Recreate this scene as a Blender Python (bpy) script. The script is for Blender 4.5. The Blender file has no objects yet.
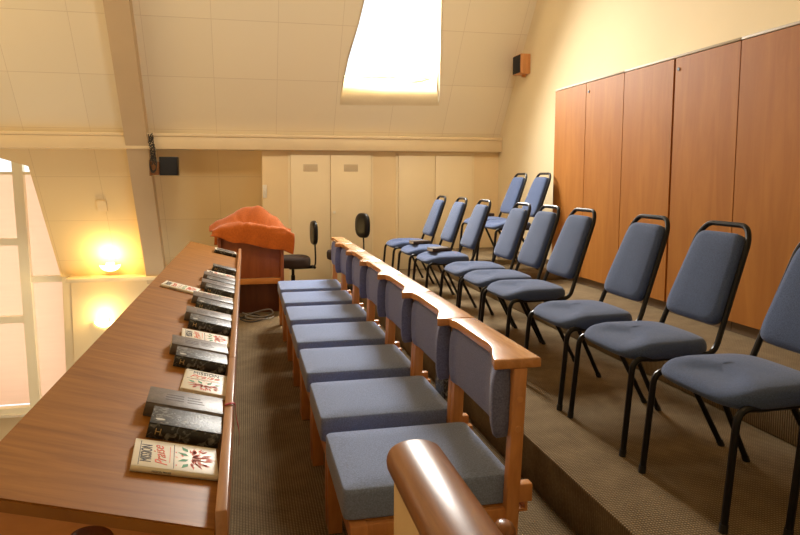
import bpy, bmesh, math, random
from mathutils import Vector, Matrix
random.seed(7)
S = bpy.context.scene
COL = S.collection
PI = math.pi
# ------------------------------------------------------------------ helpers
class MB:
    """collects shapes in one bmesh, then links them as ONE mesh object"""
    def __init__(s):
        s.bm = bmesh.new(); s.mi = 0
    def _tag(s, faces, sm):
        for f in faces:
            f.material_index = s.mi; f.smooth = sm
    def box(s, x0, x1, y0, y1, z0, z1, bev=0.0, seg=2, M=None):
        r = bmesh.ops.create_cube(s.bm, size=1.0)
        vs = r['verts']
        for v in vs:
            v.co = Vector(((x0+x1)/2+v.co.x*(x1-x0), (y0+y1)/2+v.co.y*(y1-y0), (z0+z1)/2+v.co.z*(z1-z0)))
        fs = {f for v in vs for f in v.link_faces}
        if bev > 0:
            es = list({e for v in vs for e in v.link_edges})
            r = bmesh.ops.bevel(s.bm, geom=es, offset=bev, segments=seg, profile=0.5, affect='EDGES')
            fs = {f for v in r['verts'] for f in v.link_faces} | set(r['faces'])
            vs = list({v for f in fs for v in f.verts})
        s._tag(fs, bev > 0)
        if M is not None:
            for v in vs: v.co = M @ v.co
        return s
    def tube(s, pts, rad, n=10, cap=True, sub=0):
        P = [Vector(p) for p in pts]
        if sub: P = smooth_path(P, sub)
        R = rad if isinstance(rad, (list, tuple)) else [rad]*len(P)
        if len(R) != len(P):
            R = [R[0]+(R[-1]-R[0])*i/(len(P)-1) for i in range(len(P))]
        T = []
        for i in range(len(P)):
            a = P[max(i-1, 0)]; b = P[min(i+1, len(P)-1)]
            T.append((b-a).normalized())
        u = T[0].orthogonal().normalized()
        rings = []
        for i, p in enumerate(P):
            u = (u - T[i]*u.dot(T[i])).normalized()
            w = T[i].cross(u)
            rings.append([s.bm.verts.new(p+(u*math.cos(2*PI*k/n)+w*math.sin(2*PI*k/n))*R[i]) for k in range(n)])
        fs = []
        for a, b in zip(rings, rings[1:]):
            for k in range(n):
                fs.append(s.bm.faces.new((a[k], a[(k+1) % n], b[(k+1) % n], b[k])))
        if cap:
            fs.append(s.bm.faces.new(rings[0][::-1])); fs.append(s.bm.faces.new(rings[-1]))
        s._tag(fs, True)
        return s
    def loft(s, rings, close_ends=True, smooth=True, M=None):
        vr = [[s.bm.verts.new(M @ Vector(p) if M is not None else Vector(p)) for p in r] for r in rings]
        n = len(vr[0]); fs = []
        for a, b in zip(vr, vr[1:]):
            for k in range(n):
                fs.append(s.bm.faces.new((a[k], a[(k+1) % n], b[(k+1) % n], b[k])))
        if close_ends:
            fs.append(s.bm.faces.new(vr[0][::-1])); fs.append(s.bm.faces.new(vr[-1]))
        s._tag(fs, smooth)
        return s
    def prism(s, poly, d0, d1, fn, smooth=False, bev=0.0):
        """poly 2D extruded between d0 and d1; fn(u,v,d)->xyz"""
        a = [s.bm.verts.new(fn(u, v, d0)) for u, v in poly]
        b = [s.bm.verts.new(fn(u, v, d1)) for u, v in poly]
        n = len(poly)
        fs = [s.bm.faces.new(a[::-1]), s.bm.faces.new(b)]
        for k in range(n):
            fs.append(s.bm.faces.new((a[k], a[(k+1) % n], b[(k+1) % n], b[k])))
        if bev > 0:
            bmesh.ops.recalc_face_normals(s.bm, faces=fs)
            es = list(set(fs[0].edges) | set(fs[1].edges))
            r = bmesh.ops.bevel(s.bm, geom=es, offset=bev, segments=3, profile=0.5, affect='EDGES')
            vv = set(v for f in r['faces'] for v in f.verts)
            fs = list({f for v in vv for f in v.link_faces})
        s._tag(fs, smooth)
        return s
    def holed(s, outer, holes, d0, d1, fn):
        """flat sheet with holes, extruded d0->d1"""
        b2 = bmesh.new()
        for loop in [outer]+holes:
            vs = [b2.verts.new((u, v, 0)) for u, v in loop]
            for i in range(len(vs)): b2.edges.new((vs[i], vs[(i+1) % len(vs)]))
        bmesh.ops.triangle_fill(b2, use_beauty=True, use_dissolve=False, edges=b2.edges[:])
        b2.verts.ensure_lookup_table(); b2.verts.index_update()
        fs = []
        A = [s.bm.verts.new(fn(v.co.x, v.co.y, d0)) for v in b2.verts]
        B = [s.bm.verts.new(fn(v.co.x, v.co.y, d1)) for v in b2.verts]
        for f in b2.faces:
            ix = [v.index for v in f.verts]
            fs.append(s.bm.faces.new([A[i] for i in ix])); fs.append(s.bm.faces.new([B[i] for i in ix[::-1]]))
        for e in b2.edges:
            if len(e.link_faces) == 1:
                i, j = e.verts[0].index, e.verts[1].index
                fs.append(s.bm.faces.new((A[i], A[j], B[j], B[i])))
        b2.free(); s._tag(fs, False)
        return s
    def quad(s, a, b, c, d):
        s._tag([s.bm.faces.new([s.bm.verts.new(p) for p in (a, b, c, d)])], False); return s
    def poly(s, pts):
        s._tag([s.bm.faces.new([s.bm.verts.new(p) for p in pts])], False); return s
    def build(s, name, mat, parent=None, angle=35, label=None):
        bmesh.ops.recalc_face_normals(s.bm, faces=s.bm.faces[:])
        me = bpy.data.meshes.new(name); s.bm.to_mesh(me); s.bm.free()
        me.set_sharp_from_angle(angle=math.radians(angle))
        for m in (mat if isinstance(mat, (list, tuple)) else [mat]): me.materials.append(m)
        o = bpy.data.objects.new(name, me); COL.objects.link(o)
        if parent is not None: o.parent = parent
        if label: o['label'] = label
        return o

def smooth_path(P, sub):
    out = []
    for i in range(len(P)-1):
        p0 = P[max(i-1, 0)]; p1 = P[i]; p2 = P[i+1]; p3 = P[min(i+2, len(P)-1)]
        for k in range(sub):
            t = k/sub
            out.append(0.5*((2*p1)+(p2-p0)*t+(2*p0-5*p1+4*p2-p3)*t*t+(3*p1-p0-3*p2+p3)*t**3))
    out.append(P[-1]); return out
def fillet(pts, r, n=5):
    P = [Vector(p) for p in pts]; out = [P[0]]
    for i in range(1, len(P)-1):
        a = (P[i-1]-P[i]); b = (P[i+1]-P[i]); rr = min(r, a.length*.48, b.length*.48)
        A = P[i]+a.normalized()*rr; B = P[i]+b.normalized()*rr
        for k in range(n+1):
            t = k/n; out.append(A*(1-t)**2+P[i]*2*t*(1-t)+B*t*t)
    out.append(P[-1]); return out
def superell(w, h, n=40, p=4.0, cx=0, cy=0):
    out = []
    for k in range(n):
        a = 2*PI*k/n; c, s_ = math.cos(a), math.sin(a)
        out.append((cx+math.copysign(abs(c)**(2/p), c)*w/2, cy+math.copysign(abs(s_)**(2/p), s_)*h/2))
    return out
def thing(name, label, cat, loc=(0, 0, 0), rz=0, group=None):
    o = bpy.data.objects.new(name, None); COL.objects.link(o)
    o.empty_display_size = .1
    o.location = loc; o.rotation_euler = (0, 0, rz)
    return tag(o, label, cat, group)
def tag(o, label, cat, group=None):
    o['label'] = label; o['category'] = cat
    if group: o['group'] = group
    return o
def struct(o): o['kind'] = 'structure'; return o
def kids(o): return [c for c in COL.objects if c.parent == o]
def copy_tree(o, parent=None):
    c = o.copy(); COL.objects.link(c)
    if parent is not None: c.parent = parent
    for ch in kids(o): copy_tree(ch, c)
    return c
# ------------------------------------------------------------------ materials
def mat(name, col, rough=.6, metal=0, spec=.5, noise=None, bump=None, coat=0, sheen=0, trans=0, alpha=1):
    """noise=(scale, amount, (stretch xyz)); bump=(scale, strength, dist)"""
    m = bpy.data.materials.new(name); m.use_nodes = True
    nt = m.node_tree; b = nt.nodes['Principled BSDF']
    b.inputs['Base Color'].default_value = (*col, 1); b.inputs['Roughness'].default_value = rough
    b.inputs['Metallic'].default_value = metal; b.inputs['Specular IOR Level'].default_value = spec
    b.inputs['Coat Weight'].default_value = coat; b.inputs['Coat Roughness'].default_value = .2
    b.inputs['Sheen Weight'].default_value = sheen; b.inputs['Transmission Weight'].default_value = trans
    tc = nt.nodes.new('ShaderNodeTexCoord')
    if noise:
        mp = nt.nodes.new('ShaderNodeMapping'); mp.inputs['Scale'].default_value = noise[2] if len(noise) > 2 else (1, 1, 1)
        nt.links.new(tc.outputs['Object'], mp.inputs['Vector'])
        n = nt.nodes.new('ShaderNodeTexNoise'); n.inputs['Scale'].default_value = noise[0]; n.inputs['Detail'].default_value = 5
        nt.links.new(mp.outputs[0], n.inputs['Vector'])
        r = nt.nodes.new('ShaderNodeValToRGB')
        a = noise[1]
        r.color_ramp.elements[0].position = .3; r.color_ramp.elements[1].position = .7
        r.color_ramp.elements[0].color = (*[c*(1-a) for c in col], 1)
        r.color_ramp.elements[1].color = (*[min(1, c*(1+a)) for c in col], 1)
        nt.links.new(n.outputs['Fac'], r.inputs[0]); nt.links.new(r.outputs[0], b.inputs['Base Color'])
    if bump:
        n2 = nt.nodes.new('ShaderNodeTexNoise'); n2.inputs['Scale'].default_value = bump[0]; n2.inputs['Detail'].default_value = 3
        nt.links.new(tc.outputs['Object'], n2.inputs['Vector'])
        bp = nt.nodes.new('ShaderNodeBump'); bp.inputs['Strength'].default_value = bump[1]; bp.inputs['Distance'].default_value = bump[2]
        nt.links.new(n2.outputs['Fac'], bp.inputs['Height']); nt.links.new(bp.outputs[0], b.inputs['Normal'])
    return m
def mat_wood(name, dark, light, rough, scale, stretch, coat=0, spec=.5):
    m = mat(name, light, rough, coat=coat, spec=spec); nt = m.node_tree; b = nt.nodes['Principled BSDF']
    tc = nt.nodes.new('ShaderNodeTexCoord'); mp = nt.nodes.new('ShaderNodeMapping'); mp.inputs['Scale'].default_value = stretch
    nt.links.new(tc.outputs['Object'], mp.inputs['Vector'])
    n = nt.nodes.new('ShaderNodeTexNoise'); n.inputs['Scale'].default_value = scale; n.inputs['Detail'].default_value = 8; n.inputs['Roughness'].default_value = .62
    n.inputs['Distortion'].default_value = .6
    nt.links.new(mp.outputs[0], n.inputs['Vector'])
    r = nt.nodes.new('ShaderNodeValToRGB'); r.color_ramp.elements[0].position = .32; r.color_ramp.elements[1].position = .68
    r.color_ramp.elements[0].color = (*dark, 1); r.color_ramp.elements[1].color = (*light, 1)
    nt.links.new(n.outputs['Fac'], r.inputs[0]); nt.links.new(r.outputs[0], b.inputs['Base Color'])
    return m
def mat_tiles(name, col, line, bw, bh, ox, oz):
    m = mat(name, col, .75); nt = m.node_tree; b = nt.nodes['Principled BSDF']
    tc = nt.nodes.new('ShaderNodeTexCoord'); sp = nt.nodes.new('ShaderNodeSeparateXYZ'); cb = nt.nodes.new('ShaderNodeCombineXYZ')
    nt.links.new(tc.outputs['Object'], sp.inputs[0]); nt.links.new(sp.outputs['X'], cb.inputs['X']); nt.links.new(sp.outputs['Z'], cb.inputs['Y'])
    mp = nt.nodes.new('ShaderNodeMapping'); mp.inputs['Location'].default_value = (ox, oz, 0)
    nt.links.new(cb.outputs[0], mp.inputs['Vector'])
    br = nt.nodes.new('ShaderNodeTexBrick'); br.offset = 0; br.inputs['Scale'].default_value = 1
    br.inputs['Brick Width'].default_value = bw; br.inputs['Row Height'].default_value = bh
    br.inputs['Mortar Size'].default_value = .0035; br.inputs['Mortar Smooth'].default_value = .6; br.inputs['Bias'].default_value = 0
    br.inputs['Color1'].default_value = (*col, 1); br.inputs['Color2'].default_value = (*[c*.97 for c in col], 1); br.inputs['Mortar'].default_value = (*line, 1)
    nt.links.new(mp.outputs[0], br.inputs['Vector']); nt.links.new(br.outputs['Color'], b.inputs['Base Color'])
    n2 = nt.nodes.new('ShaderNodeTexNoise'); n2.inputs['Scale'].default_value = 260
    nt.links.new(tc.outputs['Object'], n2.inputs['Vector'])
    bp = nt.nodes.new('ShaderNodeBump'); bp.inputs['Strength'].default_value = .12; bp.inputs['Distance'].default_value = .01
    nt.links.new(n2.outputs['Fac'], bp.inputs['Height']); nt.links.new(bp.outputs[0], b.inputs['Normal'])
    return m
def mat_carpet(name, c1, c2):
    m = mat(name, c1, .95, spec=.1); nt = m.node_tree; b = nt.nodes['Principled BSDF']
    tc = nt.nodes.new('ShaderNodeTexCoord')
    w1 = nt.nodes.new('ShaderNodeTexWave'); w1.bands_direction = 'X'; w1.inputs['Scale'].default_value = 26; w1.inputs['Distortion'].default_value = 1.0; w1.inputs['Detail Scale'].default_value = 4
    w2 = nt.nodes.new('ShaderNodeTexWave'); w2.bands_direction = 'Y'; w2.inputs['Scale'].default_value = 26; w2.inputs['Distortion'].default_value = 1.0; w2.inputs['Detail Scale'].default_value = 4
    nz = nt.nodes.new('ShaderNodeTexNoise'); nz.inputs['Scale'].default_value = 9; nz.inputs['Detail'].default_value = 6
    for n in (w1, w2, nz): nt.links.new(tc.outputs['Object'], n.inputs['Vector'])
    mu = nt.nodes.new('ShaderNodeMath'); mu.operation = 'MULTIPLY'
    nt.links.new(w1.outputs['Fac'], mu.inputs[0]); nt.links.new(w2.outputs['Fac'], mu.inputs[1])
    ad = nt.nodes.new('ShaderNodeMath'); ad.operation = 'MULTIPLY_ADD'; ad.inputs[1].default_value = .6
    nt.links.new(nz.outputs['Fac'], ad.inputs[0]); nt.links.new(mu.outputs[0], ad.inputs[2])
    r = nt.nodes.new('ShaderNodeValToRGB'); r.color_ramp.elements[0].position = .15; r.color_ramp.elements[1].position = 1.0
    r.color_ramp.elements[0].color = (*c2, 1); r.color_ramp.elements[1].color = (*c1, 1)
    nt.links.new(ad.outputs[0], r.inputs[0]); nt.links.new(r.outputs[0], b.inputs['Base Color'])
    bp = nt.nodes.new('ShaderNodeBump'); bp.inputs['Strength'].default_value = .5; bp.inputs['Distance'].default_value = .006
    nt.links.new(mu.outputs[0], bp.inputs['Height']); nt.links.new(bp.outputs[0], b.inputs['Normal'])
    return m
def mat_emit(name, col, st):
    m = bpy.data.materials.new(name); m.use_nodes = True; nt = m.node_tree
    nt.nodes.remove(nt.nodes['Principled BSDF']); e = nt.nodes.new('ShaderNodeEmission')
    e.inputs[0].default_value = (*col, 1); e.inputs[1].default_value = st
    nt.links.new(e.outputs[0], nt.nodes['Material Output'].inputs[0]); return m
def mat_blind(name, col):
    m = bpy.data.materials.new(name); m.use_nodes = True; nt = m.node_tree
    nt.nodes.remove(nt.nodes['Principled BSDF'])
    d = nt.nodes.new('ShaderNodeBsdfDiffuse'); t = nt.nodes.new('ShaderNodeBsdfTranslucent'); mx = nt.nodes.new('ShaderNodeMixShader')
    tc = nt.nodes.new('ShaderNodeTexCoord'); n = nt.nodes.new('ShaderNodeTexNoise'); n.inputs['Scale'].default_value = 3
    mp = nt.nodes.new('ShaderNodeMapping'); mp.inputs['Scale'].default_value = (.6, 1, 6)
    nt.links.new(tc.outputs['Object'], mp.inputs[0]); nt.links.new(mp.outputs[0], n.inputs['Vector'])
    r = nt.nodes.new('ShaderNodeValToRGB'); r.color_ramp.elements[0].color = (*[c*.9 for c in col], 1); r.color_ramp.elements[1].color = (*col, 1)
    nt.links.new(n.outputs['Fac'], r.inputs[0])
    for q in (d, t): nt.links.new(r.outputs[0], q.inputs[0])
    mx.inputs[0].default_value = .75
    nt.links.new(d.outputs[0], mx.inputs[1]); nt.links.new(t.outputs[0], mx.inputs[2]); nt.links.new(mx.outputs[0], nt.nodes['Material Output'].inputs[0])
    return m
def mat_glass(name):
    m = bpy.data.materials.new(name); m.use_nodes = True; nt = m.node_tree
    nt.nodes.remove(nt.nodes['Principled BSDF'])
    t = nt.nodes.new('ShaderNodeBsdfTransparent'); g = nt.nodes.new('ShaderNodeBsdfGlossy'); mx = nt.nodes.new('ShaderNodeMixShader')
    g.inputs['Roughness'].default_value = .02; t.inputs[0].default_value = (.97, .98, .98, 1); mx.inputs[0].default_value = .06
    nt.links.new(t.outputs[0], mx.inputs[1]); nt.links.new(g.outputs[0], mx.inputs[2]); nt.links.new(mx.outputs[0], nt.nodes['Material Output'].inputs[0])
    return m
CREAM = (.74, .60, .36)
TILE_O = (.343, -2.64)
m_tile = mat_tiles('cream_ceiling_tiles', (.90, .79, .57), (.72, .60, .41), .75, .59, .343+.75*8, -2.64+.59*8)
m_tile2 = mat_tiles('yellow_wall_tiles', (.88, .68, .36), (.70, .51, .25), .75, .59, .343+.75*8, -2.64+.59*8)
m_ledge = mat('ledge_paint', (.76, .60, .36), .5, noise=(3, .03))
m_wall = mat('cream_plaster', (.77, .64, .41), .8, noise=(1.2, .03), bump=(90, .1, .004))
m_trimw = mat('cream_gloss_paint', (.88, .73, .46), .45, noise=(3, .03))
m_clad = mat('cream_panel', (.88, .68, .38), .6, noise=(2, .03))
m_door = mat('cream_door_paint', (.90, .74, .46), .5, noise=(2, .02))
m_vent = mat('vent_paint', (.70, .56, .35), .6, noise=(3, .03))
m_rafter = mat('tan_paint', (.62, .46, .27), .55, noise=(2, .04))
m_carpet = mat_carpet('beige_loop_carpet', (.31, .225, .125), (.10, .068, .036))
m_halls = mat('hall_floor', (.45, .37, .27), .6, noise=(2, .1))
m_cab = mat_wood('cherry_veneer', (.33, .118, .018), (.41, .16, .028), .55, 3.5, (3, 3, .35), spec=.2)
m_cabedge = mat('pale_edge_strip', (.46, .38, .26), .55)
m_plinth = mat('brown_plinth', (.17, .11, .06), .6, noise=(4, .1))
m_pew = mat_wood('orange_beech', (.52, .21, .06), (.68, .31, .10), .32, 4, (6, 6, 1.2), coat=.25)
m_pewrail = mat_wood('orange_beech_rail', (.52, .23, .075), (.68, .33, .12), .27, 5, (7, .8, 7), coat=.6)
m_plug = mat('beech_plug', (.66, .31, .11), .4)
m_desk = mat_wood('brown_mahogany', (.25, .094, .012), (.40, .172, .028), .45, 5.5, (.6, 5, .6), spec=.3)
m_deskface = mat_wood('orange_mahogany', (.45, .16, .03), (.62, .26, .06), .4, 3, (1, 1, 3))
m_lip = mat_wood('lip_wood', (.36, .17, .075), (.52, .27, .13), .36, 5, (6, .6, 6), coat=.2)
m_hand = mat_wood('dark_handrail', (.18, .066, .018), (.31, .125, .034), .36, 6, (9, .8, 9), coat=.25)
m_panel = mat_wood('pale_ash_panel', (.60, .40, .17), (.70, .49, .23), .5, 3, (1, 1, .25))
m_organ = mat_wood('red_brown_wood', (.22, .055, .014), (.34, .10, .028), .4, 3, (3, 3, .6))
m_organ2 = mat_wood('dark_red_brown_wood', (.10, .03, .01), (.16, .05, .017), .5, 3, (3, 3, .6))
m_blue = mat('blue_weave', (.060, .090, .185), .9, spec=.15, noise=(240, .28), bump=(420, .5, .003), sheen=.2)
m_blue2 = mat('grey_blue_weave', (.22, .295, .51), .9, spec=.15, noise=(200, .25), bump=(380, .5, .003), sheen=.25)
m_blue3 = mat('dusky_blue_weave', (.15, .17, .32), .9, spec=.15, noise=(200, .25), bump=(380, .5, .003), sheen=.25)
m_black = mat('black_enamel', (.005, .005, .006), .36, spec=.32, noise=(30, .2))
m_rubber = mat('black_rubber', (.012, .012, .012), .75, noise=(30, .2))
m_dkbrown = mat('dark_brown_fabric', (.045, .028, .022), .9, noise=(150, .3))
m_chrome = mat('dull_steel', (.45, .43, .40), .3, metal=1, noise=(20, .1))
m_grille = mat('black_grille', (.012, .012, .014), .8, noise=(300, .5))
m_orange = mat('orange_cloth', (.47, .108, .010), .9, spec=.15, noise=(60, .12), bump=(200, .4, .003), sheen=.3)
m_page = mat('book_pages', (.74, .66, .50), .85, noise=(80, .12, (1, 1, 14)))
m_bcream = mat('cream_cover', (.86, .82, .70), .45, noise=(25, .05))
m_bblack = mat('black_leather', (.012, .013, .015), .42, spec=.6, bump=(260, .5, .002))
m_bgrey = mat('grey_brown_leather', (.15, .125, .112), .42, spec=.6, noise=(40, .25), bump=(260, .4, .002))
m_bbrown = mat('brown_leather', (.06, .036, .022), .6, spec=.3, noise=(40, .3))
m_gold = mat('gold_print', (.62, .47, .22), .4, metal=.4)
m_red = mat('red_print', (.80, .15, .07), .6)
m_green = mat('green_print', (.03, .28, .09), .6)
m_navy = mat('navy_print', (.05, .06, .09), .6)
m_umber = mat('umber_emboss', (.05, .022, .016), .6)
m_scuff = mat('white_scuff', (.62, .64, .62), .8)
m_ribbon = mat('red_ribbon', (.42, .012, .02), .6)
m_cable = mat('grey_cable', (.22, .20, .17), .5)
m_cabled = mat('dark_cable', (.03, .025, .02), .6)
m_white = mat('white_plastic', (.82, .76, .62), .4)
m_frame = mat('cream_window_frame', (.95, .90, .70), .45)
m_blind = mat_blind('window_blind', (.95, .76, .62))
m_glass = mat_glass('clear_glass')
m_bowl = mat_emit('lit_frosted_glass', (1, .76, .34), 6)
# worn black leather: scuffs made by noise
def scuffed(m):
    nt = m.node_tree; b = nt.nodes['Principled BSDF']; tc = nt.nodes.new('ShaderNodeTexCoord')
    n = nt.nodes.new('ShaderNodeTexNoise'); n.inputs['Scale'].default_value = 46; n.inputs['Detail'].default_value = 8; n.inputs['Distortion'].default_value = 1.2
    nt.links.new(tc.outputs['Object'], n.inputs['Vector'])
    r = nt.nodes.new('ShaderNodeValToRGB'); r.color_ramp.elements[0].position = .52; r.color_ramp.elements[1].position = .66
    r.color_ramp.elements[0].color = (.014, .016, .018, 1); r.color_ramp.elements[1].color = (.25, .27, .27, 1)
    nt.links.new(n.outputs['Fac'], r.inputs[0]); nt.links.new(r.outputs[0], b.inputs['Base Color'])
scuffed(m_bblack)
# ------------------------------------------------------------------ camera (27 mm, slight shift)
fpx, cx, vx, vy, p_ = 610., 372., 245., 177.5, 53.
cy = vy+p_; th = math.atan(p_/fpx)
d = Vector((vx-cx, vy-cy, fpx)).normalized(); up = Vector((0, -math.cos(th), -math.sin(th))); r = d.cross(up)
axX = Vector((r.x, d.x, up.x)); axY = Vector((r.y, d.y, up.y)); axZ = Vector((r.z, d.z, up.z))
cam = bpy.data.cameras.new('camera'); co = bpy.data.objects.new('camera', cam); COL.objects.link(co)
R3 = Matrix((axX, -axY, -axZ)).transposed()
co.matrix_world = Matrix.Translation((0, 0, 1.45)) @ R3.to_4x4()
cam.sensor_width = 36; cam.lens = fpx/800*36
cam.shift_x = (400-cx)/800; cam.shift_y = (cy-267.5)/800; cam.clip_start = .05
S.camera = co
# ------------------------------------------------------------------ setting
T1, T2, T3 = .22, .40, .487
struct(MB().box(-.62, 3.5, -2.5, 9.4, -.25, 0).build('floor', m_carpet))
struct(MB().box(1.295, 3.5, -1.2, 7.9, 0, T1, .012).build('floor_platform', m_carpet))
struct(MB().box(2.445, 3.5, -1.2, 7.9, T1, T2, .012).build('floor_upper_platform', m_carpet))
struct(MB().box(2.455, 3.5, 5.72, 7.9, T2, T3, .012).build('floor_corner_platform', m_carpet))
struct(MB().box(-5.5, -.62, -2.5, 11.2, -2.7, -2.6).build('floor_hall', m_halls))
struct(MB().box(3.5, 3.6, -2.5, 9.6, -.25, 4.7).build('wall_right', m_wall))
struct(MB().box(-5.5, 3.6, -2.6, -2.5, -2.7, 4.7).build('wall_rear', m_wall))
struct(MB().box(-5.6, -5.5, -2.6, 11.2, -2.7, 4.7).build('wall_left', m_wall))
struct(MB().box(-5.5, 3.5, -2.5, 6.5, 4.5, 4.6).build('ceiling_flat', m_wall))
K = 1.48
sn = Vector((0, K, 1)).normalized()                 # outward normal of the slope
def slope(x, z, dd=0.0):                            # point on the sloping ceiling, dd outward
    return Vector((x, 8.1-(z-2.0)/K, z))+sn*dd
sky = [(1.205, 2.375), (2.53, 2.395), (2.46, 2.75), (2.385, 3.12), (2.30, 3.52), (2.25, 3.75), (1.43, 3.72),
       (1.385, 3.487), (1.345, 3.25), (1.30, 3.06), (1.262, 2.90), (1.235, 2.70), (1.22, 2.52)]
outer = [(-5.5, 1.88), (3.5, 1.88), (3.5, 4.55), (-5.5, 4.55)]
lower = [(-2.62, .02), (3.5, .02), (3.5, 1.88), (-3.55, 1.88), (-2.95, 1.69), (-2.65, 1.59)]
struct(MB().holed(outer, [sky], 0, .05, lambda u, v, w: slope(u, v, w)).build('ceiling', m_tile))
struct(MB().holed(lower, [], 0, .05, lambda u, v, w: slope(u, v, w)).build('wall_back_slope', m_tile2))
# skylight: splayed white reveal, frame and pane
mb = MB()
cxs = sum(p[0] for p in sky)/len(sky); czs = sum(p[1] for p in sky)/len(sky)
inner = [slope(u, v, .0) for u, v in sky]
outr = [slope(cxs+(u-cxs)*1.0, czs+(v-czs)*1.0+(.20 if v < 2.45 else .0), .32) for u, v in sky]
n = len(sky); va = [mb.bm.verts.new(p) for p in inner]; vb = [mb.bm.verts.new(p) for p in outr]
for k in range(n): mb.bm.faces.new((va[k], va[(k+1) % n], vb[(k+1) % n], vb[k]))
win1 = struct(mb.build('window_1', m_trimw))
sol = win1.modifiers.new('solid', 'SOLIDIFY'); sol.thickness = .02; sol.offset = 1
mb = MB(); mb.bm.faces.new([mb.bm.verts.new(p+sn*.012) for p in outr]); mb.build('pane', m_glass, win1)
mb = MB()
for a, b in zip(outr, outr[1:]+outr[:1]): mb.tube([a, b], .018, 6)
mb.build('window_frame', m_frame, win1)
# purlin ledge along the slope
struct(MB().box(-5.5, 3.5, 7.985, 8.2, 1.80, 1.965, .01).box(-5.5, 3.5, 7.97, 8.12, 1.955, 2.0, .012).build('trim_1', m_ledge))
# rafter
struct(MB().holed([(-1.425, .0), (-1.165, .0), (-1.165, 4.5), (-1.425, 4.5)], [], -.185, .02, lambda u, v, w: slope(u, v, w)).build('trim_2', m_rafter))
struct(MB().box(-2.5, -.62, 9.18, 9.56, -.03, .03, .008).build('trim_3', m_trimw))
struct(MB().box(-2.50, -.62, 9.46, 9.56, -2.6, -.03).build('wall_back_lower', m_wall))
struct(MB().box(-5.5, -2.4, 9.62, 9.74, -2.6, -1.98).build('wall_hall', m_wall))
# dormer cheek, head
struct(MB().prism([(8.40, 1.62), (9.74, 1.62), (9.74, -2.6), (9.47, -2.6), (9.47, .0)], -2.62, -2.48, lambda y, z, x: (x, y, z)).build('wall_dormer', m_wall))
struct(MB().box(-5.5, -2.48, 8.42, 9.74, 1.74, 1.82).build('ceiling_dormer', m_wall))
# cream cladding in front of the slope, with the built-in cupboards
struct(MB().box(.222, 3.5, 8.1, 8.16, 0, 1.80).prism([(8.16, 0), (9.36, 0), (8.25, 1.8), (8.16, 1.8)], .222, .26, lambda y, z, x: (x, y, z)).build('wall_back', m_clad))
# big window at the left, with roller blinds
wy = 9.60
win2 = thing('window_2', '', ''); del win2['label'], win2['category']; struct(win2)
mb = MB()
def vbar(x0, x1, z0, z1, lean=0, dep=.07):
    mb.prism([(x0, z1), (x1, z1), (x1+lean, z0), (x0+lean, z0)], wy-dep, wy+.03, lambda u, v, w: (u, w, v))
vbar(-3.235, -3.10, -1.9, 1.74, .09)
vbar(-2.62, -2.56, -1.9, 1.60, .05)
for z in (.53, -.60):
    mb.box(-5.4, -3.12, wy-.06, wy+.02, z-.05, z+.05)
for z in (-.02,):
    mb.box(-3.14, -2.56, wy-.06, wy+.02, z-.045, z+.045)
for x in (-4.45, -5.4):
    vbar(x, x+.11, -1.9, 1.74)
mb.box(-5.5, -2.5, wy-.09, wy+.03, -1.985, -1.90); mb.box(-5.5, -2.5, wy-.06, wy+.03, 1.49, 1.53)
mb.build('window_frame', m_frame, win2)
MB().box(-5.5, -2.5, wy+.06, wy+.065, -1.89, 1.50).build('blind', m_blind, win2)
MB().box(-5.5, -2.5, wy+.085, wy+.09, -1.98, 1.74).build('pane', m_glass, win2)
MB().box(-5.5, -2.5, wy-.12, wy+.02, -2.03, -1.985, .006).build('sill', m_white, win2)
# ------------------------------------------------------------------ built-in cream cupboards
def cupboard(label, x0, x1, x2, vents, knob):
    t = thing('cupboard', label, 'cupboard', ((x0+x2)/2, 8.1, 0), 0, 'built-in cream cupboards')
    ox = (x0+x2)/2
    MB().box(x0-ox-.03, x0-ox, -.012, -.001, .03, 1.77).box(x2-ox, x2-ox+.03, -.012, -.001, .03, 1.77).box(x0-ox-.03, x2-ox+.03, -.012, -.001, 1.755, 1.785).build('frame', m_door, t)
    for a, b, kx in ((x0, x1, -1), (x1, x2, 1)):
        dd = MB().box(a-ox+.004, b-ox-.004, -.024, -.002, .03, 1.75, .003).build('door', m_door, t)
        if vents:
            mb = MB(); c = (a+b)/2-ox
            mb.box(c-.095, c+.095, -.029, -.023, 1.53, 1.625, .002)
            for k in range(6): mb.box(c-.085, c+.085, -.033, -.028, 1.54+k*.0145, 1.546+k*.0145)
            mb.build('vent', m_vent, dd)
        if knob and kx == 1:
            MB().tube([(a-ox+.045, -.024, .99), (a-ox+.045, -.045, .99), (a-ox+.045, -.06, .99)], [.008, .012, .02], 12).build('knob', m_white, dd)
cupboard('built-in cream cupboard with two vent grilles and a white knob', .583, 1.11, 1.666, True, True)
cupboard('built-in plain cream cupboard without grilles, nearer the right wall', 2.041, 2.565, 3.104, False, False)
# small wall fittings
sw = thing('light_switch', 'small white switch on the cream panel edge left of the vented cupboard', 'switch', (.245, 8.1, 1.27))
MB().box(-.024, .03, -.014, -.001, -.085, .085, .004).build('plate', m_white, sw)
MB().box(-.008, .012, -.02, -.013, -.02, .02, .002).build('rocker', m_white, sw)
wp = MB().holed([(-.06, -.07), (.06, -.07), (.06, .07), (-.06, .07)], [], -.02, -.001, lambda u, v, w: slope(-1.88+u, 1.08+v, w)).build('wall_box', m_clad)
tag(wp, 'small square cream box on the sloping wall above the lit lamp', 'box')
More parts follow.
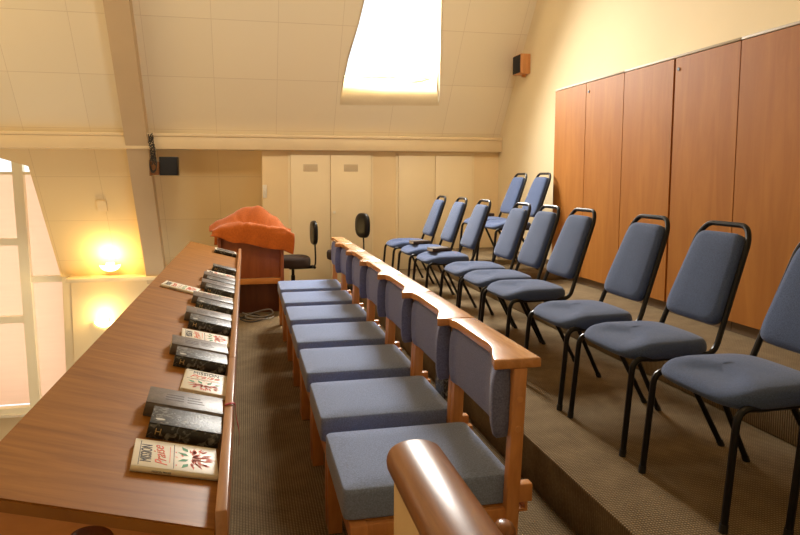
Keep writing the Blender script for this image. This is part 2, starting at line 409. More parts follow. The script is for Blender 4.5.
# wall lamps in the left bay
def wall_lamp(label, loc, tilt, power):
    t = thing('wall_lamp', label, 'lamp', loc, 0, 'glowing wall lamps in the left bay')
    MB().box(-.06, .06, -.012, .0, -.05, .05, .006).build('back_plate', m_trimw, t)
    rings = []
    for k in range(7):
        a = k/6*PI/2; rr = .13*math.sin(a)+.012; z = -.10*math.cos(a)+.02
        rings.append([(rr*math.cos(PI+PI*j/14), -.012+rr*.85*math.sin(PI+PI*j/14), z) for j in range(15)])
    mb = MB()
    vr = [[mb.bm.verts.new(p) for p in q] for q in rings]
    for a, b in zip(vr, vr[1:]):
        for j in range(14): mb.bm.faces.new((a[j], a[j+1], b[j+1], b[j])).smooth = True
    mb.build('lamp_shade', m_bowl, t)
    L = bpy.data.lights.new('wall_lamp_bulb', 'POINT'); L.energy = power; L.color = (1, .66, .24); L.shadow_soft_size = .05
    lo = bpy.data.objects.new('wall_lamp_bulb', L); COL.objects.link(lo); lo.parent = t; lo.location = (0, -.14, .09)
wall_lamp('lit wall lamp glowing on the cream sloping wall above the ledge', (-1.9, 9.19, .20), 0, 24)
wall_lamp('lower lit wall lamp half hidden behind the desk edge, under the ledge', (-2.06, 9.45, -.66), 0, 14)
# ------------------------------------------------------------------ cherry cabinets
def cabinet(label, y0, y1, locks, mid=.006):
    ym = (y0+y1)/2
    t = thing('cabinet', label, 'cabinet', (3.2, ym, T2), 0, 'tall cherry wood cabinets along the right wall')
    h = 2.36-T2; g = .006; b0 = .075
    MB().box(.022, .27, y0-ym+.002, y1-ym-.002, b0, h-.012).build('body', m_cab, t)
    MB().box(.035, .26, y0-ym+.002, y1-ym-.002, 0, b0).build('plinth', m_plinth, t)
    MB().box(-.004, .27, y0-ym+.002, y1-ym-.002, h-.012, h+.006, .002).build('top_strip', m_cabedge, t, label='pale metal strip along the top')
    for a, b, lk in ((y0, ym, 0), (ym, y1, 1)):
        dd = MB().box(0, .02, a-ym+(mid/2 if lk else g/4), b-ym-(g/4 if lk else mid/2), b0+.005, h-.016, .0015, 1).build('door', m_cab, t)
        if lk != locks: continue
        yy = (b-ym-.045)
        MB().tube([(0, yy, h-.10), (-.006, yy, h-.10)], .013, 14).build('lock', m_black, dd)
cabinet('far tall cherry cabinet, at the end by the back corner', 4.775, 5.965, 0)
cabinet('middle tall cherry cabinet, behind the second and third nearest front row chairs', 3.513, 4.772, 0, .02)
cabinet('nearest tall cherry cabinet, cut by the right edge of the photo', 2.27, 3.510, 0)
# ------------------------------------------------------------------ speakers
sp = thing('wall_speaker', 'small wooden speaker with black grille high on the right wall', 'speaker', (3.5, 7.28, 2.86))
MB().box(-.13, -.001, -.11, .11, -.12, .12, .004).build('case', m_pew, sp)
MB().box(-.142, -.13, -.098, .098, -.108, .108, .003).build('grille', m_grille, sp)
MB().box(-.06, -.02, -.02, .02, -.15, -.12, .003).build('bracket', m_pew, sp)
sp = thing('wall_speaker', 'small black box speaker on the left rafter, below the ledge', 'speaker', (-.93, 8.05, 1.59))
MB().box(-.105, .115, -.10, .07, -.115, .115, .006).build('case', m_black, sp)
MB().box(-.095, .105, -.108, -.10, -.105, .105, .002).build('grille', m_grille, sp)
MB().box(-.235, -.105, .0, .03, -.11, .06, .003).box(-.235, -.215, -.02, .06, -.12, .08, .003).build('bracket', m_hand, sp)
mb = MB()
for k in range(4):
    pts = []
    for j in range(14):
        t_ = j/13
        pts.append((-1.125+.03*math.sin(j*1.7+k*2)+.04*t_, 7.92-.02*math.cos(j*1.3+k), 1.97-.36*t_+.02*math.sin(j*2.1+k*1.3)))
    mb.tube(pts, .006, 6, sub=3)
for k in range(3):
    pts = [(-1.10+.04*math.cos(a/8*2*PI), 7.90+.012*k, 1.60+.09*math.sin(a/8*2*PI)+.01*k) for a in range(9)]
    mb.tube(pts, .006, 6, sub=3)
tag(mb.build('speaker_cable', m_cabled), 'dark tangled cable hanging from the ledge beside the black speaker', 'cable')
# ------------------------------------------------------------------ long book desk
KD = .28; AD = math.atan(KD)
XR, XL, ZR = -.072, -.535, .750
def dz(x): return ZR+KD*(XR-x)
desk = thing('book_desk', 'long sloping brown wooden book desk along the gallery edge', 'desk', (-.3, 1.2, 0))
Y0, Y1 = 1.2, 5.78
ox, oy = -.3, 1.2
fn = lambda x, z, y: (x-ox, y-oy, z)
def topx(y): return XL+(y-Y0)/(Y1-Y0)*.035
mb = MB()
A = []
for (xx, off) in ((0, 0), (1, 0), (1, -.028), (0, -.028)): A.append((xx, off))
def P(side, y, off):
    x = XR+.002 if side else topx(y)
    return (x-ox, y-oy, dz(x)+off)
va = [mb.bm.verts.new(P(s_, Y0, o_)) for s_, o_ in A]; vb = [mb.bm.verts.new(P(s_, Y1, o_)) for s_, o_ in A]
mb.bm.faces.new(va); mb.bm.faces.new(vb[::-1])
for k in range(4): mb.bm.faces.new((va[k], va[(k+1) % 4], vb[(k+1) % 4], vb[k]))
bmesh.ops.bevel(mb.bm, geom=mb.bm.edges[:], offset=.003, segments=2, affect='EDGES')
mb.build('desk_top', m_desk, desk)
for a, b in ((1.197, 1.772), (1.776, 2.262), (2.266, 5.785)):
    MB().box(XR+.002-ox, XR+.026-ox, a-oy, b-oy, .70, .790, .004).build('lip', m_lip, desk)
hole = [(-.305+.042*math.cos(k/24*2*PI), .752+.026*math.sin(k/24*2*PI)) for k in range(24)]
MB().holed([(-.52, .02), (-.105, .02), (-.105, dz(-.105)-.031), (-.52, dz(-.52)-.031)], [hole], 1.215, 1.24, fn).build('end_panel', m_deskface, desk)
MB().box(-.13-ox, -.105-ox, 1.245-oy, 5.75-oy, .36, .73).build('front_panel', m_deskface, desk)
MB().box(-.52-ox, -.495-ox, 1.242-oy, 5.75-oy, .02, .83).build('back_panel', m_deskface, desk)
for y in (2.6, 4.1, 5.73):
    MB().prism([(-.49, .02), (-.135, .02), (-.135, dz(-.135)-.031), (-.49, dz(-.49)-.031)], y, y+.025, fn).build('divider', m_deskface, desk)
MB().box(-.52-ox, -.105-ox, 1.215-oy, 5.75-oy, 0, .02).build('foot_board', m_deskface, desk)
# ------------------------------------------------------------------ books
def text_mesh(s, size, name, m, parent, M, extr=.0003):
    cu = bpy.data.curves.new('t', 'FONT'); cu.body = s; cu.size = size; cu.align_x = 'CENTER'; cu.align_y = 'CENTER'; cu.extrude = extr
    ob = bpy.data.objects.new('t', cu); COL.objects.link(ob)
    bpy.context.view_layer.update()
    me = bpy.data.meshes.new_from_object(ob.evaluated_get(bpy.context.evaluated_depsgraph_get()))
    bpy.data.objects.remove(ob); bpy.data.curves.remove(cu)
    me.name = name; me.transform(M); me.materials.clear(); me.materials.append(m)
    o = bpy.data.objects.new(name, me); COL.objects.link(o); o.parent = parent
    return o
def cover_art(mb, w, l, z):
    rn = random.Random(3)
    def leaf(cx_, cy_, a, L, W):
        c, s_ = math.cos(a), math.sin(a)
        mb.poly([(cx_+c*q-s_*h, cy_+s_*q+c*h, z) for q, h in ((-L/2, 0), (-L*.1, W/2), (L/2, 0), (-L*.1, -W/2))])
    mb.mi = 1
    for v in (.0, .078): mb.box(-w*.42, w*.42, l/2-.014-v-.0008, l/2-.014-v+.0008, z-.0003, z)
    mb.mi = 2
    for k in range(56):
        a = PI+PI*(k+.5)/56+rn.uniform(-.12, .12); rr = rn.uniform(.010, .046)
        leaf(rr*1.15*math.cos(a), -.036+rr*math.sin(a)*.95, a, .020, .0062)
    for k in range(6): leaf(rn.uniform(-.05, .05), -.004+rn.uniform(-.01, .01), rn.uniform(0, PI), .009, .0035)
    mb.box(-.035, .045, l/2-.0835, l/2-.082, z-.0003, z)
    mb.mi = 3
    for sx in (-1, 1):
        leaf(sx*.016, -.016, PI/2-sx*.5, .030, .013); leaf(sx*.042, -.020, PI/2-sx*1.0, .028, .013)
    mb.mi = 0
def make_book(kind, w, l, t, label, group, art=True, board=.003):
    bk = thing('book', label, 'book', group=group)
    m = {'cream': m_bcream, 'black': m_bblack, 'grey': m_bgrey, 'brown': m_bbrown}[kind]
    u0, u1 = -w/2, w/2; e = .003 if kind != 'cream' else .0008
    mb = MB()
    mb.box(u0+.004, u1, -l/2, l/2, 0, board, .001).box(u0+.004, u1, -l/2, l/2, t-board, t, .001)
    # rounded spine
    sp_ = []
    for k in range(9):
        a = -PI/2+PI*k/8; sp_.append((u0+.008-math.cos(a)*.008, t/2+math.sin(a)*t/2))
    sp_ += [(u0+.009, t), (u0+.009, 0)]
    mb.prism(sp_, -l/2, l/2, lambda u, v, y: (u, y, v), smooth=True)
    z = t+.0004
    if kind == 'cream' and art: cover_art(mb, w, l, z)
    mb.build('cover', [m, m_navy, m_red, m_green], bk)
    MB().box(u0+.0095, u1-e, -l/2+e, l/2-e, board+.0002, t-board-.0002).build('pages', m_page, bk)
    if kind == 'cream' and art:
        text_mesh('MISSION', .021, 'title', m_navy, bk, Matrix.Translation((0, l/2-.030, z)) @ Matrix.Diagonal((1.1, 1.7, 1, 1)))
        sh = Matrix(((1, .35, 0, 0), (.12, 1, 0, 0), (0, 0, 1, 0), (0, 0, 0, 1)))
        text_mesh('Praise', .040, 'script_title', m_red, bk, Matrix.Translation((0, l/2-.060, z)) @ sh)
        text_mesh('MISSION PRAISE', .006, 'spine_title', m_navy, bk, Matrix.Translation((u0-.0004, .03, t/2)) @ Matrix.Rotation(-PI/2, 4, 'Z') @ Matrix.Rotation(PI/2, 4, 'X'))
    if kind == 'black' and art:
        text_mesh('H', .024, 'spine_letter', m_gold, bk, Matrix.Translation((u0-.0006, l/2-.026, t/2)) @ Matrix.Rotation(-PI/2, 4, 'Z') @ Matrix.Rotation(PI/2, 4, 'X'))
        MB().prism(superell(.013, .024, 16, 2, -.026, l/2-.024), z-.0003, z, lambda u, v, w_: (u, v, w_)).build('worn_patch', m_scuff, bk)
    if kind == 'grey' and art:
        mb = MB()
        for v in (.030, .0, -.018, -.036): mb.box(*( (-.012+.0, .0) if False else (-w*.32, -w*.24)), v-.02, v+.016, z-.0003, z)
        rn = random.Random(5)
        mb = MB()
        for rr in range(3):
            x = -w*.16+rr*.018
            mb.box(x, x+.006, .006, .056, z-.0003, z); mb.box(x, x+.005, -.052+.006*rr, -.004, z-.0003, z)
        mb.build('cover_lettering', m_umber, bk)
    return bk
G_BOOKS = 'books along the long desk'
RY = Matrix.Rotation(AD, 4, 'Y')
def put_book(bk, xc, yc, rot, lift=.0008):
    bk.matrix_world = Matrix.Translation(Vector((xc, yc, dz(xc)))+Vector((math.sin(AD), 0, math.cos(AD)))*lift) @ RY @ Matrix.Rotation(rot, 4, 'Z')
XB = -.0705
protos = {}
def desk_book(kind, xl, y0, y1, label, rot=0.0, upright=False, xr=XB, t=None, w=None, l=None, lift=.0008):
    dims = {'cream': (.142, .194, .0145), 'black': (.116, .180, .040), 'grey': (.125, .208, .040)}[kind]
    w = w or dims[0]; l = l or dims[1]; t = t or dims[2]
    key = (kind, w, l, t)
    if key not in protos:
        bk = make_book(kind, w, l, t, label, G_BOOKS); protos[key] = bk
    else:
        bk = copy_tree(protos[key]); bk['label'] = label
    yc = (y0+y1)/2
    ll = w if upright else l
    ca, sa = abs(math.cos(rot)), abs(math.sin(rot))
    half = (ll*ca+(l if upright else w)*sa)/2*math.cos(AD)
    xc = xr-half-t*math.sin(AD)-.001 if xl is None else xl+half-t*math.sin(AD)*0
    put_book(bk, xc, yc, (0 if upright else PI/2)+rot, lift)
    return bk
desk_book('cream', None, 1.385, 1.523, 'cream paperback songbook with red flower print, nearest on the desk', .09)
desk_book('black', None, 1.560, 1.676, 'scuffed black book with gold spine letter, nearest black book on the desk', .03)
desk_book('grey', None, 1.692, 1.817, 'grey-brown leather book just behind the nearest black book on the desk', .05)
desk_book('cream', None, 1.922, 2.112, 'cream songbook turned upright with its title facing the desk end, second cream one', .0, True)
desk_book('black', None, 2.155, 2.271, 'second black book with gold spine letter from the near end of the desk', .06)
desk_book('grey', None, 2.288, 2.413, 'second grey-brown book from the near end of the desk', .10)
desk_book('cream', None, 2.495, 2.633, 'third cream songbook from the near end, behind the second grey-brown book', .08)
desk_book('black', None, 2.70, 2.816, 'third black book with gold letter from the near end of the desk', .04)
desk_book('grey', None, 2.826, 2.951, 'third grey-brown book from the near end of the desk', .06)
desk_book('cream', None, 2.962, 3.075, 'fourth cream songbook from the near end, tucked between dark books', .0, w=.112)
desk_book('black', None, 3.085, 3.201, 'fourth black book from the near end of the desk', .0)
desk_book('grey', None, 3.215, 3.340, 'fourth grey-brown book from the near end of the desk', .06)
desk_book('cream', None, 3.365, 3.500, 'fifth cream songbook against the lip, level with the stray cream book', .03)
desk_book('black', None, 3.525, 3.641, 'fifth black book from the near end of the desk', .0, l=.165)
desk_book('grey', None, 3.655, 3.780, 'fifth grey-brown book from the near end of the desk', .04, l=.195)
desk_book('black', None, 3.80, 3.916, 'sixth black book from the near end of the desk', .0, l=.175)
desk_book('grey', None, 3.935, 4.060, 'sixth grey-brown book, farthest of the grey-brown ones on the desk', .04, l=.20)
desk_book('cream', None, 4.15, 4.288, 'sixth cream songbook, farthest of those against the lip', .06)
desk_book('black', None, 4.37, 4.486, 'seventh black book, farthest of the gold-lettered ones', .05, l=.165)
desk_book('cream', -.462, 3.43, 3.568, 'stray cream songbook lying away from the lip near the middle of the desk', -.10)
bk = make_book('black', .15, .19, .03, 'dark book with a broad white cover border, at the far end of the desk', G_BOOKS, art=False)
mb = MB(); z = .0304
for a in ((-.072, -.060, -.092, .092), (.058, .073, -.092, .092), (-.060, .058, .078, .092), (-.060, .058, -.092, -.078)): mb.box(*a, z-.0003, z)
mb.build('cover_border', m_white, bk)
put_book(bk, -.185, 5.46, PI/2+.06)
# red ribbon over the lip
mb = MB(); pts = [(-.069, .7925), (-.058, .7935), (-.046, .7925), (-.039, .783), (-.037, .745), (-.030, .70), (-.031, .655)]
path = smooth_path([Vector((x, 0, z)) for x, z in pts], 4)
prev = None
for i, p in enumerate(path):
    yy = 1.768+.035*i/len(path); ww = .0065
    cur = [mb.bm.verts.new((p.x, yy-ww, p.z)), mb.bm.verts.new((p.x, yy+ww, p.z))]
    if prev: mb.bm.faces.new((prev[0], prev[1], cur[1], cur[0])).smooth = True
    prev = cur
rb = mb.build('ribbon', m_ribbon); rb.modifiers.new('s', 'SOLIDIFY').thickness = .0012
rb.location = (0, 0, .0012)
tag(rb, 'thin red ribbon hanging over the lip of the long desk', 'ribbon')
# ------------------------------------------------------------------ wooden pew chairs
PW = .596
def make_pew():
    t = thing('pew_chair', '', 'chair', group='row of wooden chairs facing the desk')
    W = PW; ins = .006
    # seat cushion
    CYS = .267
    out = superell(.582, .462, 72, 26, .581, CYS)
    rings = []
    for s_, z in ((.965, .345), (.99, .350), (1, .360), (1, .432), (.995, .442), (.982, .448), (.95, .4515), (.6, .455), (.25, .456)):
        rings.append([(.581+(u-.581)*(1-(1-s_)*.8), CYS+(v-CYS)*s_, z) for u, v in out])
    MB().loft(rings).build('seat', m_blue2, t)
    # frame below the seat
    mb = MB().box(.315, .34, .05, W-.05, .26, .335, .003).box(.34, .84, .014, .036, .27, .342, .003).box(.34, .84, W-.036, W-.014, .27, .342, .003)
    mb.box(.35, .84, .04, .495, .325, .343)
    mb.build('seat_frame', m_pew, t)
    for y in (.006, W-.056):
        MB().box(.308, .365, y, y+.05, 0, .343, .004).build('leg', m_pew, t)
    # rear posts, slightly reclined
    for y in (.0015, W-.0375):
        sh = Matrix(((1, 0, .040, 0), (0, 1, 0, 0), (0, 0, 1, 0), (0, 0, 0, 1)))
        po = MB().box(.822, .868, y, y+.036, 0, .824, .004, 2, sh).build('post', m_pew, t)
        for z in (.62, .72):
            yy = y if y < .1 else y+.0365; dd = -.0025 if y < .1 else .005
            if y < .1: MB().tube([(.847+.040*z, yy+.004, z), (.847+.040*z, yy+dd, z)], [.0135, .010], 12).build('bolt_cap', m_plug, po)
    # curved front edge shared by the rail and the cushion
    def fx(y):
        s_ = max(0, min(1, (y+.02)/.23)); s_ = s_*s_*(3-2*s_)
        e_ = max(0, min(1, (W-y-.01)/.06)); e_ = e_*e_*(3-2*e_)
        return .782+.062*s_-.012*(1-e_)
    N = 26
    front = [(fx(W*k/N), W*k/N) for k in range(N+1)]
    poly = front+[(.948, W), (.948, 0)]
    MB().prism([(x, min(max(y, .002), W-.002)) for x, y in poly], .824, .858, lambda u, v, w_: (u, v, w_), bev=.006).build('top_rail', m_pewrail, t)
    # upholstered back, hugging the same curve
    prof = [(0, .0), (-.012, .012), (-.020, .05), (-.022, .12), (-.020, .20), (-.012, .245), (0, .262), (.046, .264), (.058, .20), (.058, .05), (.046, .003)]
    rings = []
    ya, yb = .022, W-.006
    NB = 40
    for k in range(NB+1):
        f_ = .5-.5*math.cos(PI*k/NB); y = ya+(yb-ya)*f_
        e = min(f_, 1-f_)/.05; e = min(1, e); sc = .62+.38*math.sqrt(1-(1-e)**2)
        low = .012*math.cos((f_-.5)*PI)
        base = fx(y)+.016
        rings.append([(base+px*sc, y, .583+.119+(pz-.132)*.9*(.93+.07*sc)) for px, pz in prof])
    MB().loft(rings).build('backrest', m_blue3, t, angle=60)
    # book tray behind the back
    MB().box(.868, .930, .004, .040, .362, .425, .004).box(.868, .930, W-.040, W-.004, .362, .40, .004).box(.868, .928, .036, W-.036, .312, .322).box(.918, .928, .036, W-.036, .322, .372).build('book_tray', m_pew, t)
    return t
pew = make_pew()
ordn = ['first', 'second', 'third', 'fourth', 'fifth', 'sixth', 'seventh']
pl = ['blue cushioned wooden chair right behind the foreground handrail, first of the linked row',
      'second blue cushioned wooden chair from the handrail in the linked row',
      'third blue cushioned wooden chair from the handrail in the linked row',
      'fourth blue cushioned wooden chair from the handrail, middle of the linked row',
      'fifth blue cushioned wooden chair from the handrail in the linked row',
      'sixth blue cushioned wooden chair from the handrail in the linked row',
      'seventh blue cushioned wooden chair from the handrail, farthest of the linked row']
for k in range(7):
    o = pew if k == 0 else copy_tree(pew)
    o.location = (0, 1.815+k*.600, 0); o['label'] = pl[k]
bk = make_book('black', .13, .20, .032, 'black book with white page edges in the tray behind the second wooden chair', 'loose books on the chairs', art=False)
bk.matrix_world = Matrix(((0, 0, 1, .884), (1, 0, 0, 2.415+.27), (0, 1, 0, .3235+.101), (0, 0, 0, 1)))
# ------------------------------------------------------------------ handrail in the foreground
hr = thing('handrail', 'dark brown rounded handrail on a pale wooden panel in the foreground', 'handrail', (.302, 1.07, 0))
prof = []
for k in range(17):
    a = PI*k/16; prof.append((.054*math.cos(a), .925+.036*math.sin(a)**.8))
prof += [(-.052, .91), (-.04, .899), (.04, .899), (.052, .91)]
rings = []
for y, sc in ((.008, .80), (.004, .92), (-.006, 1), (-.3, 1), (-.8, 1), (-1.5, 1), (-2.2, 1)):
    rings.append([(u*sc, y, .925+(v-.925)*sc) for u, v in prof])
MB().loft(rings).build('top_rail', m_hand, hr, angle=50)
MB().box(-.042, .034, -2.2, -.014, 0, .899, .003).build('side_panel', m_panel, hr)
st = thing('rail_end', 'short dark rounded wooden rail end beside the nearest wooden chair', 'rail', (.658, 1.44, 0))
rings = []
for z, s_ in ((.30, 1), (.50, 1), (.522, .93), (.535, .75), (.541, .45)):
    rings.append([(.030*s_*math.cos(a/20*2*PI), .034*s_*math.sin(a/20*2*PI), z) for a in range(20)])
MB().loft(rings).build('knob', m_hand, st, angle=60)
MB().box(-.022, .022, -.025, .025, 0, .30, .003).build('post', m_hand, st)
# ------------------------------------------------------------------ black framed stacking chairs
def make_chair():
    t = thing('stacking_chair', '', 'chair', group='black framed blue stacking chairs')
    out = []
    for u, v in superell(2, 2, 48, 4.2):
        x = .248+u*.228; w = .232-.018*(x-.05)/.42
        out.append((x, v*w))
    rings = []
    for s_, z in ((.93, .422), (.985, .430), (1, .444), (1, .458), (.985, .476), (.95, .488), (.86, .498), (.6, .506), (.25, .509)):
        rings.append([(.248+(u-.248)*s_, v*s_, z-.030*max(0, min(1, (.17-u)/.15))**2*max(0, min(1, (z-.44)/.04))) for u, v in out])
    MB().loft(rings).build('seat', m_blue, t, angle=120)
    bx = lambda z: .470+(z-.46)*.388
    # backrest pad (tapered)
    z0, z1 = .545, .962
    rings = []
    o2 = superell(2, 2, 48, 7)
    ax = Vector((.388, 0, 1)).normalized(); nn = Vector((-1, 0, .388)).normalized()
    zc = (z0+z1)/2; hl = (z1-z0)/2/ax.z
    for s_, dd in ((.95, -.016), (1, -.010), (1, .012), (.985, .022), (.95, .029), (.8, .034), (.4, .037)):
        rr = []
        for u, v in o2:
            hw = .184-.036*(v+1)/2
            sv = 1-(1-s_)*.6
            p = Vector((bx(zc), 0, zc))+ax*(v*hl*sv)+nn*dd
            rr.append((p.x, u*hw*s_, p.z))
        rings.append(rr)
    MB().loft(rings).build('backrest', m_blue, t, angle=70)
    pts = [(.13, .206, .412), (.475, .196, .418)]
    half = [(.13, .206, .426), (.470, .196, .426), (bx(.94), .163, .94), (bx(1.004), .122, 1.004)]
    full = half+[(x, -y, z) for x, y, z in reversed(half)]
    MB().tube(fillet(full, .055, 6), .013, 10).build('back_frame', m_black, t)
    for s_ in (1, -1):
        lg = MB().tube(fillet([(.002, s_*.222, .0), (.040, s_*.218, .437), (.16, s_*.206, .426)], .075, 7), .013, 10).build('leg', m_black, t)
        MB().tube([(.001, s_*.2222, .0), (.004, s_*.222, .03)], .015, 10).build('foot_tip', m_rubber, lg)
        lg = MB().tube([(.29, s_*.190, .428), (.512, s_*.220, .0)], .0125, 10).build('leg', m_black, t)
        MB().tube([(.5125, s_*.220, .0), (.499, s_*.2182, .026)], .0145, 10).build('foot_tip', m_rubber, lg)
    MB().tube([(.12, -.2, .422), (.12, .2, .422)], .009, 8).tube([(.42, -.19, .422), (.42, .19, .422)], .009, 8).build('cross_bar', m_black, t)
    return t
ch = make_chair()
rows = [(1.955, 1.605, 0, 'blue stacking chair with black frame nearest the camera, back cut by the photo edge'),
        (2.55, 1.615, 0, 'second nearest blue stacking chair of the front platform row'),
        (3.10, 1.612, 0, 'third nearest blue stacking chair of the front platform row'),
        (3.86, 1.635, 0, 'fourth nearest blue stacking chair, just past the gap in the front platform row'),
        (4.35, 1.64, 0, 'fifth nearest blue stacking chair of the front platform row'),
        (4.84, 1.645, 0, 'sixth nearest blue stacking chair, in front of the two raised chairs'),
        (5.60, 1.61, 0, 'third farthest blue stacking chair of the front row, with a closed book on it'),
        (6.25, 1.615, 0, 'second farthest blue stacking chair of the front row, with a closed book on it'),
        (6.93, 1.61, 0, 'farthest blue stacking chair of the front platform row, by the cream cupboard')]
for i, (y, x, a, lb) in enumerate(rows):
    o = ch if i == 0 else copy_tree(ch)
    o.location = (x, y, T1); o.rotation_euler = (0, 0, a); o['label'] = lb
o = copy_tree(ch); o.location = (1.80, 1.44, T1); o['label'] = 'blue stacking chair almost out of view, one black leg showing at bottom right'
o = copy_tree(ch); o.location = (2.485, 6.65, T3); o['label'] = 'left of the two raised blue chairs in the back corner'
o = copy_tree(ch); o.location = (2.485, 6.09, T3); o['label'] = 'right of the two raised blue chairs, beside the cherry cabinets'
G2 = 'loose books on the chairs'
for (x, y, z, rot, lb) in ((1.86, 5.72, T1+.5095, .2, 'brown book on the third farthest front row chair'),
                          (1.86, 6.40, T1+.5095, .15, 'brown book on the second farthest front row chair'),
                          (2.76, 6.78, T3+.5095, .1, 'brown book on the left raised chair in the back corner')):
    bk = make_book('brown', .13, .20, .034, lb, G2, art=False)
    bk.location = (x, y, z); bk.rotation_euler = (0, 0, PI/2+rot)
# ------------------------------------------------------------------ organ console with orange cloth, cables
og = thing('organ_console', 'red-brown wooden organ console under an orange cloth beyond the desk', 'organ', (.04, 6.62, 0))
MB().box(-.33, .345, -.16, .32, .82, .86, .004).build('top', m_organ, og)
for x in (-.33, .31): MB().box(x, x+.035, -.20, .32, 0, .82, .004).build('side_panel', m_organ, og)
MB().box(-.295, .31, -.17, -.145, .40, .82, .003).build('back_panel', m_organ, og)
MB().box(-.295, .31, -.19, -.15, .335, .395, .005).build('cross_rail', m_deskface, og)
MB().box(-.295, .31, -.02, .30, .0, .335, .003).build('pedal_box', m_organ2, og)
mb = MB()
NX, NY = 46, 44
def cloth(u, v):
    # u 0..1 left to right, v 0..1 front hem to rear hem
    x = -.40+.84*u
    def pw(pts):
        for (a0, b0), (a1, b1) in zip(pts, pts[1:]):
            if u <= a1:
                q = (u-a0)/(a1-a0); q = q*q*(3-2*q)*.5+q*.5
                return b0+(b1-b0)*q
        return pts[-1][1]
    hem = pw([(0, .86), (.10, .83), (.22, .80), (.55, .745), (.85, .69), (1, .655)])+.008*math.sin(u*17)
    ridge = pw([(0, .925), (.10, .985), (.42, 1.135), (.60, 1.14), (.82, 1.03), (.95, .91), (1, .86)])
    crest = min(ridge-.005, pw([(0, .91), (.12, .965), (.35, .985), (.55, .975), (.85, .93), (1, .83)]))
    ys = [(-.225, hem), (-.222, hem*.5+.44), (-.195, crest*.6+.36), (-.13, crest), (-.085, crest-.012), (.02, (ridge+crest)/2+.02), (.12, ridge), (.25, ridge-.05), (.335, .87), (.355, .70)]
    f_ = v*(len(ys)-1); i = min(int(f_), len(ys)-2); t_ = f_-i
    p0 = ys[max(i-1, 0)]; p1 = ys[i]; p2 = ys[i+1]; p3 = ys[min(i+2, len(ys)-1)]
    q = [0.5*((2*p1[k])+(p2[k]-p0[k])*t_+(2*p0[k]-5*p1[k]+4*p2[k]-p3[k])*t_*t_+(3*p1[k]-p0[k]-3*p2[k]+p3[k])*t_**3) for k in (0, 1)]
    y, z = q
    fold = .006*math.sin(u*13+v*9)+.004*math.sin(u*23-v*11+1.3)+.005*math.sin(v*13+u*9)
    fold += -.016*math.exp(-((u-.50-.35*(v-.62))/.03)**2)-.013*math.exp(-((u-.30+.5*(v-.62))/.025)**2)-.012*math.exp(-((u-.74-.2*(v-.5))/.025)**2)
    env = math.sin(PI*min(1, v*1.15+.08))
    z += fold*env*(1 if z > .9 else .5)
    y -= .012*(1+math.sin(u*24+1))*(1-min(1, v*5))
    return Vector((x+.02*math.sin(v*9), y, max(z, .62 if u > .90 or v < .14 or v > .85 or u < .09 else .872)))
g = [[mb.bm.verts.new(cloth(i/NX, j/NY)) for j in range(NY+1)] for i in range(NX+1)]
for i in range(NX):
    for j in range(NY): mb.bm.faces.new((g[i][j], g[i+1][j], g[i+1][j+1], g[i][j+1])).smooth = True
cl = mb.build('cloth', m_orange, angle=180); cl.location = (.04, 6.62, 0)
cl.modifiers.new('solid', 'SOLIDIFY').thickness = .008
tag(cl, 'bright orange cloth heaped over the wooden organ console', 'cloth')
def cable(label, pts, rad, m):
    tag(MB().tube(pts, rad, 7, sub=6).build('cable', m), label, 'cable', 'cables on the floor')
cable('pale grey cable looping on the carpet in front of the organ', [(-0.05, 6.52, .021), (0.03, 6.38, .021), (0.15, 6.28, .022), (0.26, 6.38, .03), (0.23, 6.5, .05), (0.09, 6.46, .035), (-0.02, 6.34, .023), (0.05, 6.21, .021), (0.19, 6.18, .021), (0.26, 6.26, .021)], .007, m_cable)
cable('dark cable coiled on the carpet beneath the pale cable by the organ', [(-0.09, 6.41, .007), (0.01, 6.26, .007), (0.13, 6.36, .007), (0.05, 6.49, .007), (-0.07, 6.3, .007), (0.03, 6.14, .007), (0.17, 6.26, .007), (0.23, 6.46, .007)], .006, m_cabled)
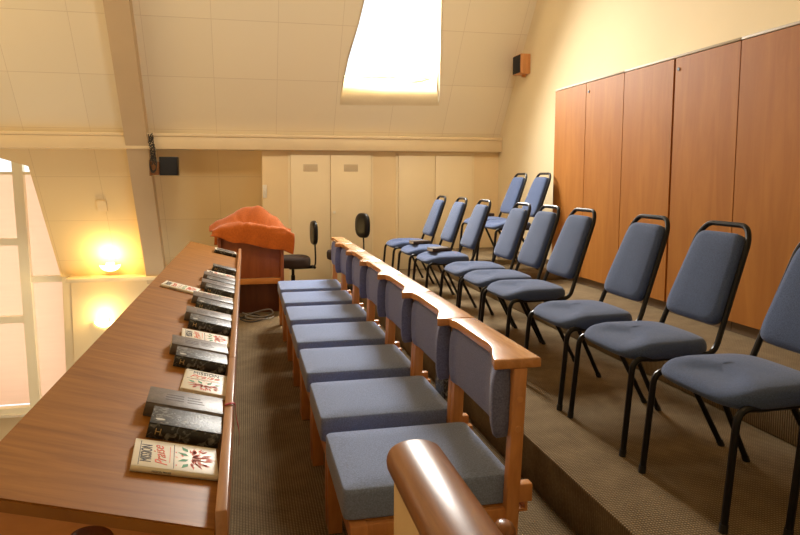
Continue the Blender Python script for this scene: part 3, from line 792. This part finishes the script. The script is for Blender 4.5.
# ------------------------------------------------------------------ swivel chairs
def swivel(label, x, y, seat_z, rz, back_h, grp):
    t = thing('swivel_chair', label, 'chair', (x, y, 0), rz, grp)
    # local: faces -x
    out = superell(.40, .42, 40, 3.4)
    rings = [[(u*s_, v*s_, seat_z+z) for u, v in out] for s_, z in ((.9, -.12), (.98, -.11), (1, -.085), (1, -.03), (.95, -.008), (.8, 0), (.3, .004))]
    MB().loft(rings).build('seat', m_dkbrown, t, angle=70)
    MB().box(-.05, .26, -.04, .04, seat_z-.155, seat_z-.12, .008).tube([(.24, -.03, seat_z-.13), (.24, -.12, seat_z-.13)], .018, 10).build('mechanism', m_black, t)
    MB().tube([(.22, 0, seat_z-.14), (.275, 0, seat_z-.10), (.265, 0, seat_z+.27)], .010, 8, sub=4).build('back_stem', m_black, t)
    o2 = superell(.27, back_h, 36, 2.8)
    rings = [[(.265+dd+.10*(u*s_)**2*-1.2, u*s_, seat_z+.13+back_h/2+v*s_) for u, v in o2] for s_, dd in ((.9, .02), (1, .01), (1, -.015), (.93, -.03), (.5, -.034))]
    MB().loft(rings).build('backrest', m_black, t, angle=70)
    MB().tube([(0, 0, .09), (0, 0, .28)], .025, 12).tube([(0, 0, .28), (0, 0, seat_z-.14)], .018, 12).build('column', m_black, t)
    for k in range(5):
        a = k*2*PI/5+.3; c, s_ = math.cos(a), math.sin(a)
        lg = MB().tube([(c*.02, s_*.02, .10), (c*.26, s_*.26, .07)], [.022, .014], 8).build('leg', m_black, t)
        MB().tube([(c*.26-s_*.02, s_*.26+c*.02, .026), (c*.26+s_*.02, s_*.26-c*.02, .026)], .026, 12).tube([(c*.26, s_*.26, .04), (c*.26, s_*.26, .075)], .007, 6).build('castor', m_rubber, lg)
    return t
swivel('black swivel chair with a thin upright back in front of the vented cupboard', .545, 7.3, .51, .10, .29, 'black swivel chairs by the cupboards')
swivel('black swivel chair with a rounded back, half hidden behind the wooden chair row', 1.19, 7.32, .57, .45, .31, 'black swivel chairs by the cupboards')
# ------------------------------------------------------------------ light
W = bpy.data.worlds.new('world'); S.world = W; W.use_nodes = True
bg = W.node_tree.nodes['Background']; bg.inputs[0].default_value = (.92, .97, 1, 1); bg.inputs[1].default_value = 1.5
def area(name, loc, direction, sx, sy, power, col):
    L = bpy.data.lights.new(name, 'AREA'); L.shape = 'RECTANGLE'; L.size = sx; L.size_y = sy; L.energy = power; L.color = col
    o = bpy.data.objects.new(name, L); COL.objects.link(o); o.location = loc
    o.rotation_euler = Vector(direction).to_track_quat('-Z', 'Y').to_euler(); return o
c = slope(1.88, 2.95, .42)
area('skylight_daylight', c, -sn, 1.5, 1.7, 380, (1, .96, .89)).data.spread = math.radians(125)
area('window_daylight', (-4.0, 10.1, 0), (0, -1, 0), 3.0, 3.6, 42, (1, .90, .80))
for x, y in ((-.8, 1.5), (1.8, 1.5), (-.8, 4.6), (1.8, 4.6)):
    area('ceiling_fill', (x, y, 4.45), (0, 0, -1), .5, .5, 7, (1, .72, .38))  # unseen warm fill, added under the ceiling to raise the ambient light
area('hall_side_fill', (-5.45, 3.0, 1.6), (1, 0, 0), 5.0, 2.6, 55, (1, .88, .70))  # area light added for unseen light from the hall's left side
for x in (-.2, 2.2): area('slope_fill', (x, 4.2, 4.42), (0, .75, -.5), .4, .4, 16, (1, .92, .80)).data.spread = math.radians(100)  # added fill aimed at the sloping ceiling to brighten it
area('hall_fill', (-3.4, 5.2, 4.3), (0, .35, -1), .6, .6, 50, (1, .74, .40))  # invented warm light over the hall, put in for window bars and left slope
S.view_settings.view_transform = 'Standard'; S.view_settings.look = 'None'
S.view_settings.gamma = 1; S.view_settings.use_curve_mapping = False
S.view_settings.exposure = 0.0
